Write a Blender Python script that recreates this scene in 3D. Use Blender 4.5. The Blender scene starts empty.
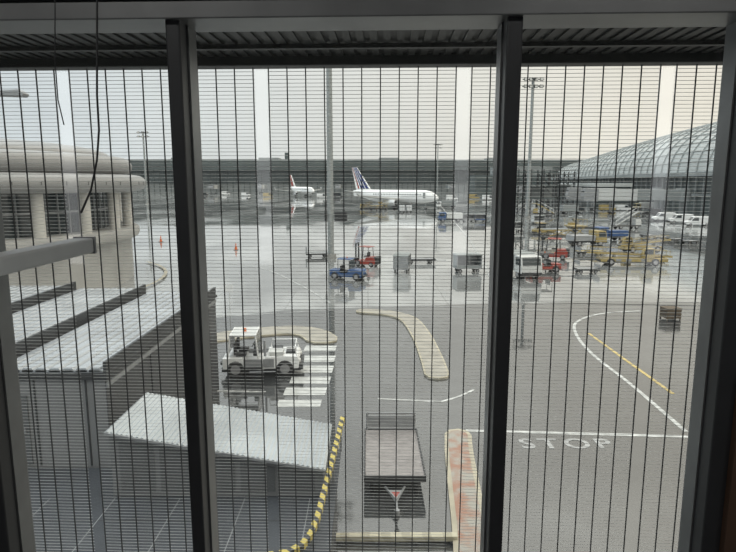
import bpy, bmesh, math, random
from mathutils import Vector, Matrix
random.seed(7)
PI = math.pi
SC = bpy.context.scene
COL = SC.collection
SC.view_settings.view_transform = 'Standard'

# ------------------------------------------------------------------ camera
H = 9.0; F = 580.0
PITCH = math.atan(0.161); SP, CP = math.sin(PITCH), math.cos(PITCH)
cd = bpy.data.cameras.new('camera'); cam = bpy.data.objects.new('camera', cd); COL.objects.link(cam)
cam.location = (0, 0, H); cam.rotation_euler = (PI/2 - PITCH, 0, 0)
cd.sensor_width = 36; cd.lens = F/736*36; cd.clip_start = 0.05; cd.clip_end = 4000
SC.camera = cam

def ray(px, py):
    u = (px-368)/F; v = (276-py)/F
    return Vector((u, CP+v*SP, -SP+v*CP))
def G(px, py, z=0.0):
    d = ray(px, py); return Vector((0, 0, H)) + d*((z-H)/d.z)
def D(px, py, Y):
    d = ray(px, py); return Vector((0, 0, H)) + d*(Y/d.y)

# ------------------------------------------------------------------ materials
def pm(name, col, rough=0.5, metal=0.0, var=0.12, scale=4.0, bump=0.0, col2=None, sharp=.2, emit=0.0):
    m = bpy.data.materials.new(name); m.use_nodes = True
    nt = m.node_tree; b = nt.nodes['Principled BSDF']
    tc = nt.nodes.new('ShaderNodeTexCoord')
    n = nt.nodes.new('ShaderNodeTexNoise'); n.inputs['Scale'].default_value = scale; n.inputs['Detail'].default_value = 4
    nt.links.new(tc.outputs['Object'], n.inputs['Vector'])
    r = nt.nodes.new('ShaderNodeValToRGB')
    c0 = [max(0, c*(1-var)) for c in col]; c1 = [min(1, c*(1+var)) for c in col]
    if col2: c0, c1 = col, col2
    r.color_ramp.elements[0].position = .5-sharp; r.color_ramp.elements[0].color = (*c0, 1)
    r.color_ramp.elements[1].position = .5+sharp; r.color_ramp.elements[1].color = (*c1, 1)
    nt.links.new(n.outputs['Fac'], r.inputs['Fac']); nt.links.new(r.outputs['Color'], b.inputs['Base Color'])
    b.inputs['Roughness'].default_value = rough; b.inputs['Metallic'].default_value = metal
    if bump:
        bp = nt.nodes.new('ShaderNodeBump'); bp.inputs['Strength'].default_value = bump
        nt.links.new(n.outputs['Fac'], bp.inputs['Height']); nt.links.new(bp.outputs['Normal'], b.inputs['Normal'])
    if emit:
        nt.links.new(r.outputs['Color'], b.inputs['Emission Color']); b.inputs['Emission Strength'].default_value = emit
    return m

def ground_mat(name, ca, cb, r0, r1, scale, wet=.5, slab=0.0):
    """dry/wet patches: wet places are darker and mirror the sky"""
    m = bpy.data.materials.new(name); m.use_nodes = True
    nt = m.node_tree; b = nt.nodes['Principled BSDF']; L = nt.links.new
    tc = nt.nodes.new('ShaderNodeTexCoord')
    n = nt.nodes.new('ShaderNodeTexNoise'); n.inputs['Scale'].default_value = scale; n.inputs['Detail'].default_value = 4; n.inputs['Roughness'].default_value = .5
    L(tc.outputs['Object'], n.inputs['Vector'])
    mp = nt.nodes.new('ShaderNodeMapping'); mp.inputs['Scale'].default_value = (1, .45, 1); mp.inputs['Rotation'].default_value = (0, 0, .3)
    L(tc.outputs['Object'], mp.inputs['Vector'])
    n2 = nt.nodes.new('ShaderNodeTexNoise'); n2.inputs['Scale'].default_value = scale*.24; n2.inputs['Detail'].default_value = 4; n2.inputs['Distortion'].default_value = .8
    L(mp.outputs[0], n2.inputs['Vector'])
    r = nt.nodes.new('ShaderNodeValToRGB')
    r.color_ramp.elements[0].position = .35; r.color_ramp.elements[0].color = (*ca, 1)
    r.color_ramp.elements[1].position = .65; r.color_ramp.elements[1].color = (*cb, 1)
    L(n.outputs['Fac'], r.inputs['Fac'])
    out = r.outputs['Color']
    wr = nt.nodes.new('ShaderNodeValToRGB')
    wr.color_ramp.elements[0].position = .42; wr.color_ramp.elements[0].color = (wet, wet, wet, 1)
    wr.color_ramp.elements[1].position = .57; wr.color_ramp.elements[1].color = (1, 1, 1, 1)
    L(n2.outputs['Fac'], wr.inputs['Fac'])
    mw = nt.nodes.new('ShaderNodeMixRGB'); mw.blend_type = 'MULTIPLY'; mw.inputs[0].default_value = 1
    L(out, mw.inputs[1]); L(wr.outputs['Color'], mw.inputs[2]); out = mw.outputs[0]
    if slab:
        br = nt.nodes.new('ShaderNodeTexBrick'); br.offset = 0
        br.inputs['Scale'].default_value = 1.0; br.inputs['Mortar Size'].default_value = .06
        br.inputs['Brick Width'].default_value = slab; br.inputs['Row Height'].default_value = slab
        br.inputs['Color1'].default_value = (1, 1, 1, 1); br.inputs['Color2'].default_value = (.86, .87, .88, 1)
        br.inputs['Mortar'].default_value = (.65, .65, .65, 1)
        L(tc.outputs['Object'], br.inputs['Vector'])
        mx = nt.nodes.new('ShaderNodeMixRGB'); mx.blend_type = 'MULTIPLY'; mx.inputs[0].default_value = 1
        L(out, mx.inputs[1]); L(br.outputs['Color'], mx.inputs[2]); out = mx.outputs[0]
    L(out, b.inputs['Base Color'])
    mr = nt.nodes.new('ShaderNodeMapRange'); mr.inputs['From Min'].default_value = .42; mr.inputs['From Max'].default_value = .66
    mr.inputs['To Min'].default_value = r0; mr.inputs['To Max'].default_value = r1
    L(n2.outputs['Fac'], mr.inputs['Value']); L(mr.outputs['Result'], b.inputs['Roughness'])
    b.inputs['Specular IOR Level'].default_value = 1.0
    b.inputs['IOR'].default_value = 1.7
    return m

def stripe_mat(name, c1, c2, axis, width, skew=0.0):
    m = bpy.data.materials.new(name); m.use_nodes = True
    nt = m.node_tree; b = nt.nodes['Principled BSDF']; L = nt.links.new
    tc = nt.nodes.new('ShaderNodeTexCoord'); sp = nt.nodes.new('ShaderNodeSeparateXYZ')
    L(tc.outputs['Object'], sp.inputs[0])
    a = nt.nodes.new('ShaderNodeMath'); a.operation = 'MULTIPLY'; a.inputs[1].default_value = skew
    L(sp.outputs['X' if axis == 'Y' else 'Z'], a.inputs[0])
    s = nt.nodes.new('ShaderNodeMath'); s.operation = 'ADD'
    L(sp.outputs[axis], s.inputs[0]); L(a.outputs[0], s.inputs[1])
    d = nt.nodes.new('ShaderNodeMath'); d.operation = 'DIVIDE'; d.inputs[1].default_value = width*2; L(s.outputs[0], d.inputs[0])
    f = nt.nodes.new('ShaderNodeMath'); f.operation = 'FRACT'; L(d.outputs[0], f.inputs[0])
    g = nt.nodes.new('ShaderNodeMath'); g.operation = 'GREATER_THAN'; g.inputs[1].default_value = .55; L(f.outputs[0], g.inputs[0])
    mx = nt.nodes.new('ShaderNodeMixRGB'); mx.inputs[1].default_value = (*c1, 1); mx.inputs[2].default_value = (*c2, 1)
    L(g.outputs[0], mx.inputs[0]); L(mx.outputs[0], b.inputs['Base Color']); b.inputs['Roughness'].default_value = .5
    return m

def pane_mat(name, refl, haze):
    """clear glass with a thin translucent veil mixed in as painted haze"""
    m = bpy.data.materials.new(name); m.use_nodes = True
    nt = m.node_tree; nt.nodes.clear(); L = nt.links.new
    o = nt.nodes.new('ShaderNodeOutputMaterial'); t = nt.nodes.new('ShaderNodeBsdfTransparent')
    g = nt.nodes.new('ShaderNodeBsdfGlossy'); g.inputs['Roughness'].default_value = .03
    du = nt.nodes.new('ShaderNodeBsdfTranslucent'); du.inputs[0].default_value = (.9, .92, .92, 1)  # translucent share lays a pale veil over the view, imitating haze
    md = nt.nodes.new('ShaderNodeMixShader')
    tc = nt.nodes.new('ShaderNodeTexCoord'); n = nt.nodes.new('ShaderNodeTexNoise'); n.inputs['Scale'].default_value = 1.5
    mr = nt.nodes.new('ShaderNodeMapRange'); mr.inputs['To Min'].default_value = haze*.7; mr.inputs['To Max'].default_value = haze*1.3
    L(tc.outputs['Object'], n.inputs['Vector']); L(n.outputs['Fac'], mr.inputs['Value']); L(mr.outputs['Result'], md.inputs[0])
    L(t.outputs[0], md.inputs[1]); L(du.outputs[0], md.inputs[2])
    fr = nt.nodes.new('ShaderNodeMixShader'); fr.inputs[0].default_value = refl
    L(md.outputs[0], fr.inputs[1]); L(g.outputs[0], fr.inputs[2]); L(fr.outputs[0], o.inputs[0])
    return m

m_apron = ground_mat('wet_concrete', (.31, .32, .32), (.39, .40, .395), .015, .12, .3, .42, slab=6.0)
m_road = ground_mat('wet_asphalt', (.046, .049, .051), (.072, .076, .078), .015, .17, .5, .42)
m_kerb = pm('kerb_concrete', (.40, .365, .28), .55, 0, .2, 1.5)
m_kerb_top = pm('island_paving', (.31, .29, .245), .4, 0, .2, 1.2)
m_kerb_red = pm('island_red_paving', (.30, .16, .11), .45, 0, .4, 1.8, 0, (.31, .295, .26), .09)
m_white_paint = pm('white_road_paint', (.48, .49, .48), .4, 0, .35, 2.0)
m_cross_paint = pm('worn_crosswalk_paint', (.42, .43, .42), .4, 0, .3, 3.0, 0, (.56, .57, .56), .15)
m_line_paint = pm('worn_line_paint', (.26, .265, .26), .4, 0, .3, 3.0, 0, (.48, .49, .48), .15)
m_yellow_paint = pm('yellow_road_paint', (.48, .37, .13), .4, 0, .25, 2.0)
m_grey_paint = pm('worn_grey_paint', (.34, .35, .35), .4, 0, .3, 2.0)
m_stop_paint = pm('faded_lettering_paint', (.34, .345, .345), .45, 0, .2, 3.0)
m_frame = pm('dark_window_frame', (.055, .058, .062), .4, .2, .1, 6)
m_frame_edge = pm('grey_frame_edge', (.26, .27, .275), .35, .4, .1, 6)
m_room = pm('room_wall', (.10, .10, .10), .8)
m_streak = pm('added_streak_glow', (.95, .97, 1.0), .5, 0, .03, 1.0, 0, None, .2, 1.7)  # emission for the strips added behind the camera
m_brown = pm('brown_panel', (.12, .07, .045), .6)
m_carpet = pm('room_floor', (.10, .10, .11), .9)
m_pane = pane_mat('window_glass', .08, .035)
m_slat = pm('screen_slat', (.66, .67, .66), .45, 0, .06, 3)
m_wire = pm('screen_wire', (.04, .043, .047), .5, .3, .1, 3)
m_soffit = pm('canopy_soffit', (.035, .038, .037), .5, .2, .1, 3)
m_dark = pm('dark_metal', (.05, .052, .055), .5, .4)
m_grey = pm('grey_metal', (.30, .31, .32), .45, .4)
m_pale = pm('pale_metal', (.62, .64, .65), .35, .3)
m_mast = pm('mast_grey', (.28, .30, .30), .5, .1)
m_roofmetal = pm('silver_roof_sheet', (.40, .425, .45), .25, .3, .2, .5)
m_canopyroof = pm('pale_corrugated_sheet', (.40, .43, .45), .3, .2, .2, .6)
m_white = pm('white_paint', (.74, .75, .75), .35, 0, .05)
m_bright = pm('aircraft_white', (.86, .87, .87), .3, 0, .03)
m_offwhite = pm('offwhite_paint', (.55, .56, .55), .4, 0, .1)
m_rubber = pm('tyre_rubber', (.018, .018, .02), .7)
m_hub = pm('wheel_hub', (.35, .35, .36), .4, .5)
m_seat = pm('black_seat', (.02, .02, .022), .6)
m_glassdark = pm('dark_glass', (.03, .04, .045), .12, 0, .2, .5)
m_blue = pm('blue_paint', (.035, .085, .21), .4, 0, .08)
m_navy = pm('navy_paint', (.02, .035, .16), .35)
m_red = pm('red_paint', (.30, .045, .03), .4, 0, .1)
m_yellow = pm('yellow_paint', (.33, .255, .10), .5, 0, .25)
m_orange = pm('orange_plastic', (.6, .14, .04), .5)
m_lamp = pm('lamp_lens', (.6, .6, .57), .2)
m_green = pm('green_sign', (.05, .26, .14), .4)
m_conc = pm('pale_concrete', (.37, .37, .36), .8, 0, .12, .4)
m_column = pm('pale_column', (.54, .53, .50), .8, 0, .1, .6)
m_conc2 = pm('grey_concrete', (.24, .24, .23), .8, 0, .2, .5)
m_fascia = pm('grey_fascia', (.26, .262, .262), .4, 0, .1, .4)
m_fascia2 = pm('upper_roof_grey', (.28, .28, .28), .4, 0, .1, .4)
m_wallgrey = pm('grey_metal_wall', (.20, .205, .21), .5, .05, .06, .4)  # front wall colour lightened to offset the shade it faces
m_sidewall = pm('grey_side_wall', (.052, .054, .058), .5, .05, .06, .4)  # side wall colour darkened to offset the skylight falling on it
m_flatroof = pm('dark_blue_roof', (.040, .046, .056), .6, 0, .2, .9)
m_walk = pm('walkway_wall', (.17, .175, .18), .5, .05, .08, 1.0)  # lightened in colour to make up for the shaded front
m_walkglass = pm('walkway_panel', (.10, .105, .11), .35, 0, .1, 1.0)
m_teal = pm('teal_grey_facade', (.085, .105, .105), .5, 0, .15, .05)
m_tealdark = pm('dark_teal_glazing', (.06, .075, .078), .3, 0, .2, .08)
m_hazegrey = pm('hazy_grey', (.25, .27, .27), .6, 0, .15, .1)  # distance haze put into the colour of far parts as a paler tone
m_vault = pm('vault_glass', (.44, .465, .46), .3, .05, .12, .08)  # vault and lattice tones paled to imitate distance haze
m_vrib = pm('vault_lattice', (.36, .38, .375), .5)
m_rib = pm('pale_roof_concrete', (.50, .52, .505), .5)
m_deck = pm('worn_deck', (.26, .24, .235), .5, .1, .2, 3)
m_wood = pm('brown_timber', (.10, .075, .05), .7, 0, .3, 6)
m_haz_y = stripe_mat('hazard_stripes_along', (.52, .42, .10), (.03, .03, .03), 'Y', .15, 1.0)
m_haz_x = stripe_mat('hazard_stripes_across', (.48, .45, .34), (.36, .335, .25), 'X', .26, .8)
m_rubberbelt = pm('conveyor_belt', (.05, .05, .05), .7)

# ------------------------------------------------------------------ mesh builder
class MB:
    def __init__(s): s.bm = bmesh.new()
    def face(s, pts):
        vs = [s.bm.verts.new(p) for p in pts]
        try: s.bm.faces.new(vs)
        except ValueError: pass
        return s
    def hexa(s, a, b):
        va = [s.bm.verts.new(p) for p in a]; vb = [s.bm.verts.new(p) for p in b]; n = len(a)
        s.bm.faces.new(va[::-1]); s.bm.faces.new(vb)
        for i in range(n): s.bm.faces.new((va[i], va[(i+1) % n], vb[(i+1) % n], vb[i]))
        return s
    def box(s, x0, x1, y0, y1, z0, z1, M=None):
        a = [(x0, y0, z0), (x1, y0, z0), (x1, y1, z0), (x0, y1, z0)]; b = [(p[0], p[1], z1) for p in a]
        if M is not None: a = [M @ Vector(p) for p in a]; b = [M @ Vector(p) for p in b]
        return s.hexa(a, b)
    def prof(s, pts, y0, y1): return s.hexa([(x, y0, z) for x, z in pts], [(x, y1, z) for x, z in pts])
    def xprof(s, pts, x0, x1): return s.hexa([(x0, y, z) for y, z in pts], [(x1, y, z) for y, z in pts])
    def plan(s, pts, z0, z1): return s.hexa([(p[0], p[1], z0) for p in pts], [(p[0], p[1], z1) for p in pts])
    def cyl(s, p0, p1, r0, r1=None, n=12):
        p0 = Vector(p0); p1 = Vector(p1); r1 = r0 if r1 is None else r1
        d = (p1-p0).normalized(); a = d.orthogonal().normalized(); b = d.cross(a)
        ra = [p0+(a*math.cos(t)+b*math.sin(t))*r0 for t in [2*PI*i/n for i in range(n)]]
        rb = [p1+(a*math.cos(t)+b*math.sin(t))*r1 for t in [2*PI*i/n for i in range(n)]]
        return s.hexa(ra, rb)
    def tube(s, pts, r, n=6):
        pts = [Vector(p) for p in pts]; rings = []
        for i, p in enumerate(pts):
            d = (pts[min(i+1, len(pts)-1)]-pts[max(i-1, 0)]).normalized()
            up = Vector((0, 0, 1)) if abs(d.z) < .9 else Vector((0, 1, 0))
            a = d.cross(up).normalized(); b = d.cross(a)
            rings.append([s.bm.verts.new(p+(a*math.cos(2*PI*k/n)+b*math.sin(2*PI*k/n))*r) for k in range(n)])
        for A, B in zip(rings, rings[1:]):
            for k in range(n): s.bm.faces.new((A[k], A[(k+1) % n], B[(k+1) % n], B[k]))
        s.bm.faces.new(rings[0]); s.bm.faces.new(rings[-1]); return s
    def rings(s, rs, cap=True):
        R = [[s.bm.verts.new(p) for p in r] for r in rs]; n = len(R[0])
        for A, B in zip(R, R[1:]):
            for k in range(n): s.bm.faces.new((A[k], A[(k+1) % n], B[(k+1) % n], B[k]))
        if cap: s.bm.faces.new(R[0]); s.bm.faces.new(R[-1])
        return s
    def lathe(s, prof, n=48, cx=0, cy=0):
        return s.rings([[(cx+r*math.cos(2*PI*k/n), cy+r*math.sin(2*PI*k/n), z) for k in range(n)] for r, z in prof])
    def build(s, name, mat, parent=None, bevel=0.0, smooth=False):
        bmesh.ops.recalc_face_normals(s.bm, faces=s.bm.faces)
        me = bpy.data.meshes.new(name); s.bm.to_mesh(me); s.bm.free()
        if smooth:
            for p in me.polygons: p.use_smooth = True
            me.set_sharp_from_angle(angle=math.radians(40))
        me.materials.append(mat)
        o = bpy.data.objects.new(name, me); COL.objects.link(o)
        if parent is not None: o.parent = parent
        if bevel:
            b = o.modifiers.new('bevel', 'BEVEL'); b.width = bevel; b.segments = 2; b.limit_method = 'ANGLE'
        return o

def tag(o, label, cat, group=None):
    o['label'] = label; o['category'] = cat
    if group: o['group'] = group
    return o
def thing(name, label, cat, loc=(0, 0, 0), rz=0.0, group=None):
    o = bpy.data.objects.new(name, None); COL.objects.link(o); o.empty_display_size = .2
    o.location = loc; o.rotation_euler = (0, 0, rz); return tag(o, label, cat, group)
def struct(o): o['kind'] = 'structure'; return o
def dup(root, loc, rz, label, group=None):
    r = root.copy(); COL.objects.link(r); r.location = loc; r.rotation_euler = (0, 0, rz); r['label'] = label
    if group: r['group'] = group
    for ch in list(root.children):
        c = ch.copy(); COL.objects.link(c); c.parent = r
        for g in list(ch.children):
            d = g.copy(); COL.objects.link(d); d.parent = c
    return r

# ------------------------------------------------------------------ world: overcast sky, brighter overhead
w = bpy.data.worlds.new('overcast'); SC.world = w; w.use_nodes = True
nt = w.node_tree; L = nt.links.new; bg = nt.nodes['Background']
tc = nt.nodes.new('ShaderNodeTexCoord'); sp = nt.nodes.new('ShaderNodeSeparateXYZ'); L(tc.outputs['Generated'], sp.inputs[0])
rx = nt.nodes.new('ShaderNodeMapRange'); rx.inputs['From Min'].default_value = -.5; rx.inputs['From Max'].default_value = .5
L(sp.outputs['X'], rx.inputs['Value'])
cr = nt.nodes.new('ShaderNodeValToRGB')
cr.color_ramp.elements[0].color = (.74, .81, .83, 1); cr.color_ramp.elements[1].color = (.96, .92, .80, 1)
L(rx.outputs['Result'], cr.inputs['Fac'])
nz = nt.nodes.new('ShaderNodeTexNoise'); nz.inputs['Scale'].default_value = 2.2; nz.inputs['Detail'].default_value = 4
mp = nt.nodes.new('ShaderNodeMapping'); mp.inputs['Scale'].default_value = (1, 1, 3.5)
L(tc.outputs['Generated'], mp.inputs['Vector']); L(mp.outputs[0], nz.inputs['Vector'])
cl = nt.nodes.new('ShaderNodeMapRange'); cl.inputs['From Min'].default_value = .3; cl.inputs['From Max'].default_value = .7
cl.inputs['To Min'].default_value = .9; cl.inputs['To Max'].default_value = 1.05; L(nz.outputs['Fac'], cl.inputs['Value'])
mu = nt.nodes.new('ShaderNodeMixRGB'); mu.blend_type = 'MULTIPLY'; mu.inputs[0].default_value = 1
L(cr.outputs['Color'], mu.inputs[1]); L(cl.outputs['Result'], mu.inputs[2])
zr = nt.nodes.new('ShaderNodeMapRange'); zr.inputs['From Min'].default_value = .2; zr.inputs['From Max'].default_value = .95
zr.inputs['To Min'].default_value = 1.0; zr.inputs['To Max'].default_value = 2.8; L(sp.outputs['Z'], zr.inputs['Value'])
L(mu.outputs[0], bg.inputs['Color']); L(zr.outputs['Result'], bg.inputs['Strength'])

# ------------------------------------------------------------------ ground
ground = struct(MB().box(-1500, 1500, -200, 2500, -.5, 0).build('ground', m_apron))
road = struct(MB().plan([(-40, 2.6), (70, 2.6), (70, 41), (30, 43.5), (10, 43), (-6, 40.5), (-12, 37), (-40, 36)], 0, .012).build('road', m_road))

def strip(pts, wd, z, name, mat, parent=None):
    pts = [Vector((p[0], p[1], 0)) for p in pts]; mb = MB(); Lf, Rt = [], []
    for i, p in enumerate(pts):
        d = (pts[min(i+1, len(pts)-1)]-pts[max(i-1, 0)]).normalized(); n = Vector((-d.y, d.x, 0))*wd/2
        Lf.append(p+n); Rt.append(p-n)
    for i in range(len(pts)-1):
        mb.hexa([(q.x, q.y, z-.004) for q in (Lf[i], Lf[i+1], Rt[i+1], Rt[i])], [(q.x, q.y, z) for q in (Lf[i], Lf[i+1], Rt[i+1], Rt[i])])
    return mb.build(name, mat, parent if parent else road)
def smoothpts(P, n=8):
    P = [Vector((p[0], p[1], 0)) for p in P]; out = []
    for i in range(len(P)-1):
        a, b, c, d = P[max(i-1, 0)], P[i], P[i+1], P[min(i+2, len(P)-1)]
        for k in range(n):
            t = k/n; out.append(.5*((2*b)+(c-a)*t+(2*a-5*b+4*c-d)*t*t+(3*b-a-3*c+d)*t**3))
    out.append(P[-1]); return out
Zm = .02
strip([G(466, 431), G(690, 437)], .2, Zm, 'stop_line', m_white_paint)
strip(smoothpts([G(640, 311), G(600, 314), G(577, 322), G(576, 334), G(592, 354), G(630, 384), G(686, 432)]), .18, Zm, 'lane_edge_line', m_white_paint)
strip([G(588, 333), G(628, 362), G(673, 394)], .17, Zm, 'yellow_lane_line', m_yellow_paint)
strip([G(378, 399), G(441, 402)], .14, Zm, 'road_line', m_line_paint)
strip(smoothpts([G(441, 402), G(458, 397), G(474, 390)]), .12, Zm, 'road_line', m_white_paint)
strip([G(205, 391), G(266, 392)], .14, Zm, 'road_line', m_line_paint)
strip([G(338, 310), G(300, 312), G(200, 318)], .14, Zm, 'road_line', m_grey_paint)
strip([G(425, 306), G(560, 311)], .14, Zm, 'road_line', m_grey_paint)
strip([G(500, 302, 0), G(700, 306)], .18, .012, 'apron_line', m_grey_paint, ground)
strip(smoothpts([G(205, 262), G(260, 268), G(300, 285), G(330, 303)]), .2, .012, 'apron_line', m_grey_paint, ground)
strip([G(440, 205), G(470, 240), G(495, 285)], .25, .012, 'apron_line', m_grey_paint, ground)
strip([G(230, 215), G(520, 217)], .5, .012, 'apron_line', m_grey_paint, ground)
for (xa, xb, ya, yb) in [(306, 337, 346, 351.5), (302, 336, 356, 362), (297, 334, 366, 373), (292, 331, 377, 384), (286, 327, 388, 395.5), (279, 322, 400, 407.5)]:
    p = [G(xa, ya), G(xb, ya), G(xb-2, yb), G(xa-3, yb)]
    MB().plan([(q.x, q.y) for q in p], Zm-.004, Zm).build('crosswalk_bar', m_cross_paint, road)
tcv = bpy.data.curves.new('stop_marking', 'FONT'); tcv.body = 'STOP'; tcv.align_x = 'LEFT'; tcv.size = 1; tcv.offset = .022; tcv.space_character = 1.3
tob = bpy.data.objects.new('stop_tmp', tcv); COL.objects.link(tob)
bpy.context.view_layer.update()
me = bpy.data.meshes.new_from_object(tob.evaluated_get(bpy.context.evaluated_depsgraph_get()))
bpy.data.objects.remove(tob)
xs = [v.co.x for v in me.vertices]; ys = [v.co.y for v in me.vertices]
pa, pb = G(523, 449), G(607, 439)
for v in me.vertices:
    v.co.x = pa.x+(v.co.x-min(xs))/(max(xs)-min(xs))*(pb.x-pa.x)
    v.co.y = pa.y+(v.co.y-min(ys))/(max(ys)-min(ys))*(pb.y-pa.y)
    v.co.z = Zm
me.materials.clear(); me.materials.append(m_stop_paint)
so = bpy.data.objects.new('stop_lettering', me); COL.objects.link(so); so.parent = road; so['label'] = 'faded STOP lettering painted on road'

def kerb_band(px, wd, h, top, label, edge=.1):
    P = smoothpts([G(*p) for p in px], 6); c = sum(P, Vector())/len(P)
    t = thing('traffic_island', label, 'traffic island', (c.x, c.y, .012))
    def outline(w2):
        Lf, Rt = [], []
        for i, p in enumerate(P):
            d = (P[min(i+1, len(P)-1)]-P[max(i-1, 0)]).normalized(); n = Vector((-d.y, d.x, 0))
            Lf.append(p+n*w2-c); Rt.append(p-n*w2-c)
        d0 = (P[0]-P[1]).normalized(); d1 = (P[-1]-P[-2]).normalized()
        n0 = Vector((-d0.y, d0.x, 0)); n1 = Vector((-d1.y, d1.x, 0))
        e0 = [P[0]-c+(d0*math.sin(a)+n0*math.cos(a))*w2 for a in (PI*.25, PI*.5, PI*.75)]
        e1 = [P[-1]-c+(d1*math.sin(a)+n1*math.cos(a))*w2 for a in (PI*.25, PI*.5, PI*.75)]
        return Lf, e1, Rt, e0
    for nm, w2, z0, z1, mt in (('kerb', wd/2, 0, h, m_kerb), ('paving', wd/2-edge, h-.02, h+.006, top)):
        Lf, e1, Rt, e0 = outline(w2); mb = MB()
        for i in range(len(Lf)-1):
            q = [Lf[i], Lf[i+1], Rt[i+1], Rt[i]]; mb.plan([(a.x, a.y) for a in q], z0, z1)
        for l, r, e in ((Lf[0], Rt[0], e0), (Rt[-1], Lf[-1], e1)):
            mb.plan([(a.x, a.y) for a in ([l]+[e[2], e[1], e[0]]+[r])], z0, z1)
        mb.build(nm, mt, t)
    return t
kerb_band([(364, 312), (388, 314), (408, 320), (421, 336), (431, 358), (437, 376)], 1.2, .09, m_kerb_top, 'beige kerbed traffic island bending in an elbow, in the middle of the road')
kerb_band([(458, 437), (459, 455), (464, 490), (470, 530), (475, 575)], .95, .1, m_kerb_red, 'kerbed island with patchy red paving beside the near platform trailer', .14)
kerb_band([(205, 340), (250, 334), (290, 331), (312, 334), (322, 340)], 1.9, .08, m_kerb_top, 'flat pale paved island with rounded end behind the white tug')

# ------------------------------------------------------------------ interior and window (yawed a little to the view)
TH = -.04
def LX(px, d, py=183):
    r = ray(px, py); c, s = math.cos(-TH), math.sin(-TH)
    x, y = r.x*c-r.y*s, r.x*s+r.y*c
    return x/y*d
def rot(o): o.rotation_euler.z = TH; return o
WD = 2.0
FZ, CZ, BY = 7.3, 11.4, -7.0
rot(struct(MB().box(-8, 8, BY, 2.0, FZ-.2, FZ).build('floor', m_carpet)))
rot(struct(MB().box(-8, 8, BY, 2.3, CZ, CZ+.2).build('ceiling', m_room)))
rot(struct(MB().box(-8, 8, BY-.2, BY, FZ, CZ).build('wall_back', m_room)))
rot(struct(MB().box(-8.2, -8, BY-.2, 2.3, FZ, CZ).build('wall_left', m_room)))
rot(struct(MB().box(8, 8.2, BY-.2, 2.3, FZ, CZ).build('wall_right', m_room)))
# tall glowing strips added on the unseen back wall, mirrored in the glass as streaks
GP = WD+.135
for n, px in enumerate((65, 262, 463, 665)):
    xv = LX(px, 2*GP-BY, 110)
    rot(struct(MB().box(xv-.13, xv+.13, BY, BY+.02, FZ+.1, 11.08).build('window_%d' % (n+4), m_streak)))  # added glow strips, numbered on from the real panes
for i, x in enumerate((-1.6, 1.6)):
    ld = bpy.data.lights.new('room_fill_light', 'AREA'); ld.shape = 'RECTANGLE'; ld.size = 1.2; ld.size_y = .3; ld.energy = 20; ld.color = (1, .97, .92)  # unseen fill lights added to brighten the window frames
    lo = bpy.data.objects.new('room_fill_light', ld); COL.objects.link(lo); lo.location = (x, .3, 10.9)
zh = 9.53
xj0, xj1 = LX(-4, WD+.14), LX(707, WD+.20)
ml = (LX(173, WD), LX(201, WD+.15)); mr = (LX(494, WD+.15), LX(517, WD))
rot(struct(MB().box(xj1+.06, 8, WD, WD+.28, FZ, CZ).build('wall_front', m_frame)))
rot(struct(MB().box(-8, -1.75, WD, WD+.28, FZ, CZ).build('wall_front', m_room)))
rot(struct(MB().box(-9, 9, WD, WD+.28, 0, FZ).build('wall_front', m_conc2)))
rot(struct(MB().box(-8, 8, WD+.0, WD+.28, zh+.06, CZ).build('wall_front', m_frame)))
def mullion(n, x0, x1):
    o = rot(struct(MB().box(x0, x1, WD, WD+.13, FZ, zh+.06).build('trim_%d' % n, m_frame, None, .006)))
    for x in (x0, x1):
        MB().box(x-.006, x+.006, WD+.07, WD+.15, FZ, zh).build('edge_strip', m_frame_edge, o)
    return o
mullion(1, *ml); mullion(2, *mr)
mullion(3, xj0-.12, xj0); mullion(4, xj1-.004, xj1+.08)
rot(struct(MB().box(xj0-.2, xj1, WD-.02, WD+.16, zh, zh+.055).build('trim_5', m_frame_edge, None, .004)))
rot(struct(MB().box(xj0-.2, xj1, WD-.05, WD+.10, zh+.075, zh+.10).build('trim_6', m_frame_edge, None, .004)))
rot(struct(MB().box(xj1+.06, xj1+.5, WD-.03, WD, FZ, 8.35).build('trim_7', m_brown)))
for n, (a, b) in enumerate([(xj0, ml[0]), (ml[1], mr[0]), (mr[1], xj1-.005)]):
    rot(struct(MB().face([(a, GP, FZ), (b, GP, FZ), (b, GP, zh), (a, GP, zh)]).build('window_%d' % (n+1), m_pane)))

hr = thing('handrail', 'light grey metal rail end reaching towards the left window bay', 'handrail', (-.86, 1.15, FZ))
MB().box(-.03, .03, -.75, .60, 1.49, 1.535).build('rail', m_pale, hr, .006)
MB().box(-.022, .022, -.55, -.5, 0, 1.49).build('post', m_grey, hr, .004)
MB().box(-.032, .032, .60, .61, 1.487, 1.538).build('end_cap', m_grey, hr)
pts = [D(97, y, 1.9) for y in (-40, 0, 50, 95)]+[D(99, 130, 1.9), D(97, 160, 1.9), D(91, 190, 1.9), D(81, 213, 1.9)]
tag(MB().tube(pts, .0035).build('hanging_cable', m_dark), 'thin black cable hanging in a loose curve in front of the left bay', 'cable')
pts = [D(55, y, 1.9) for y in (-40, 10, 60)]+[D(58, 100, 1.9), D(64, 125, 1.9)]
tag(MB().tube(pts, .002).build('hanging_cable', m_dark), 'thinner short cable hanging left of the long cable', 'cable')

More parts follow.
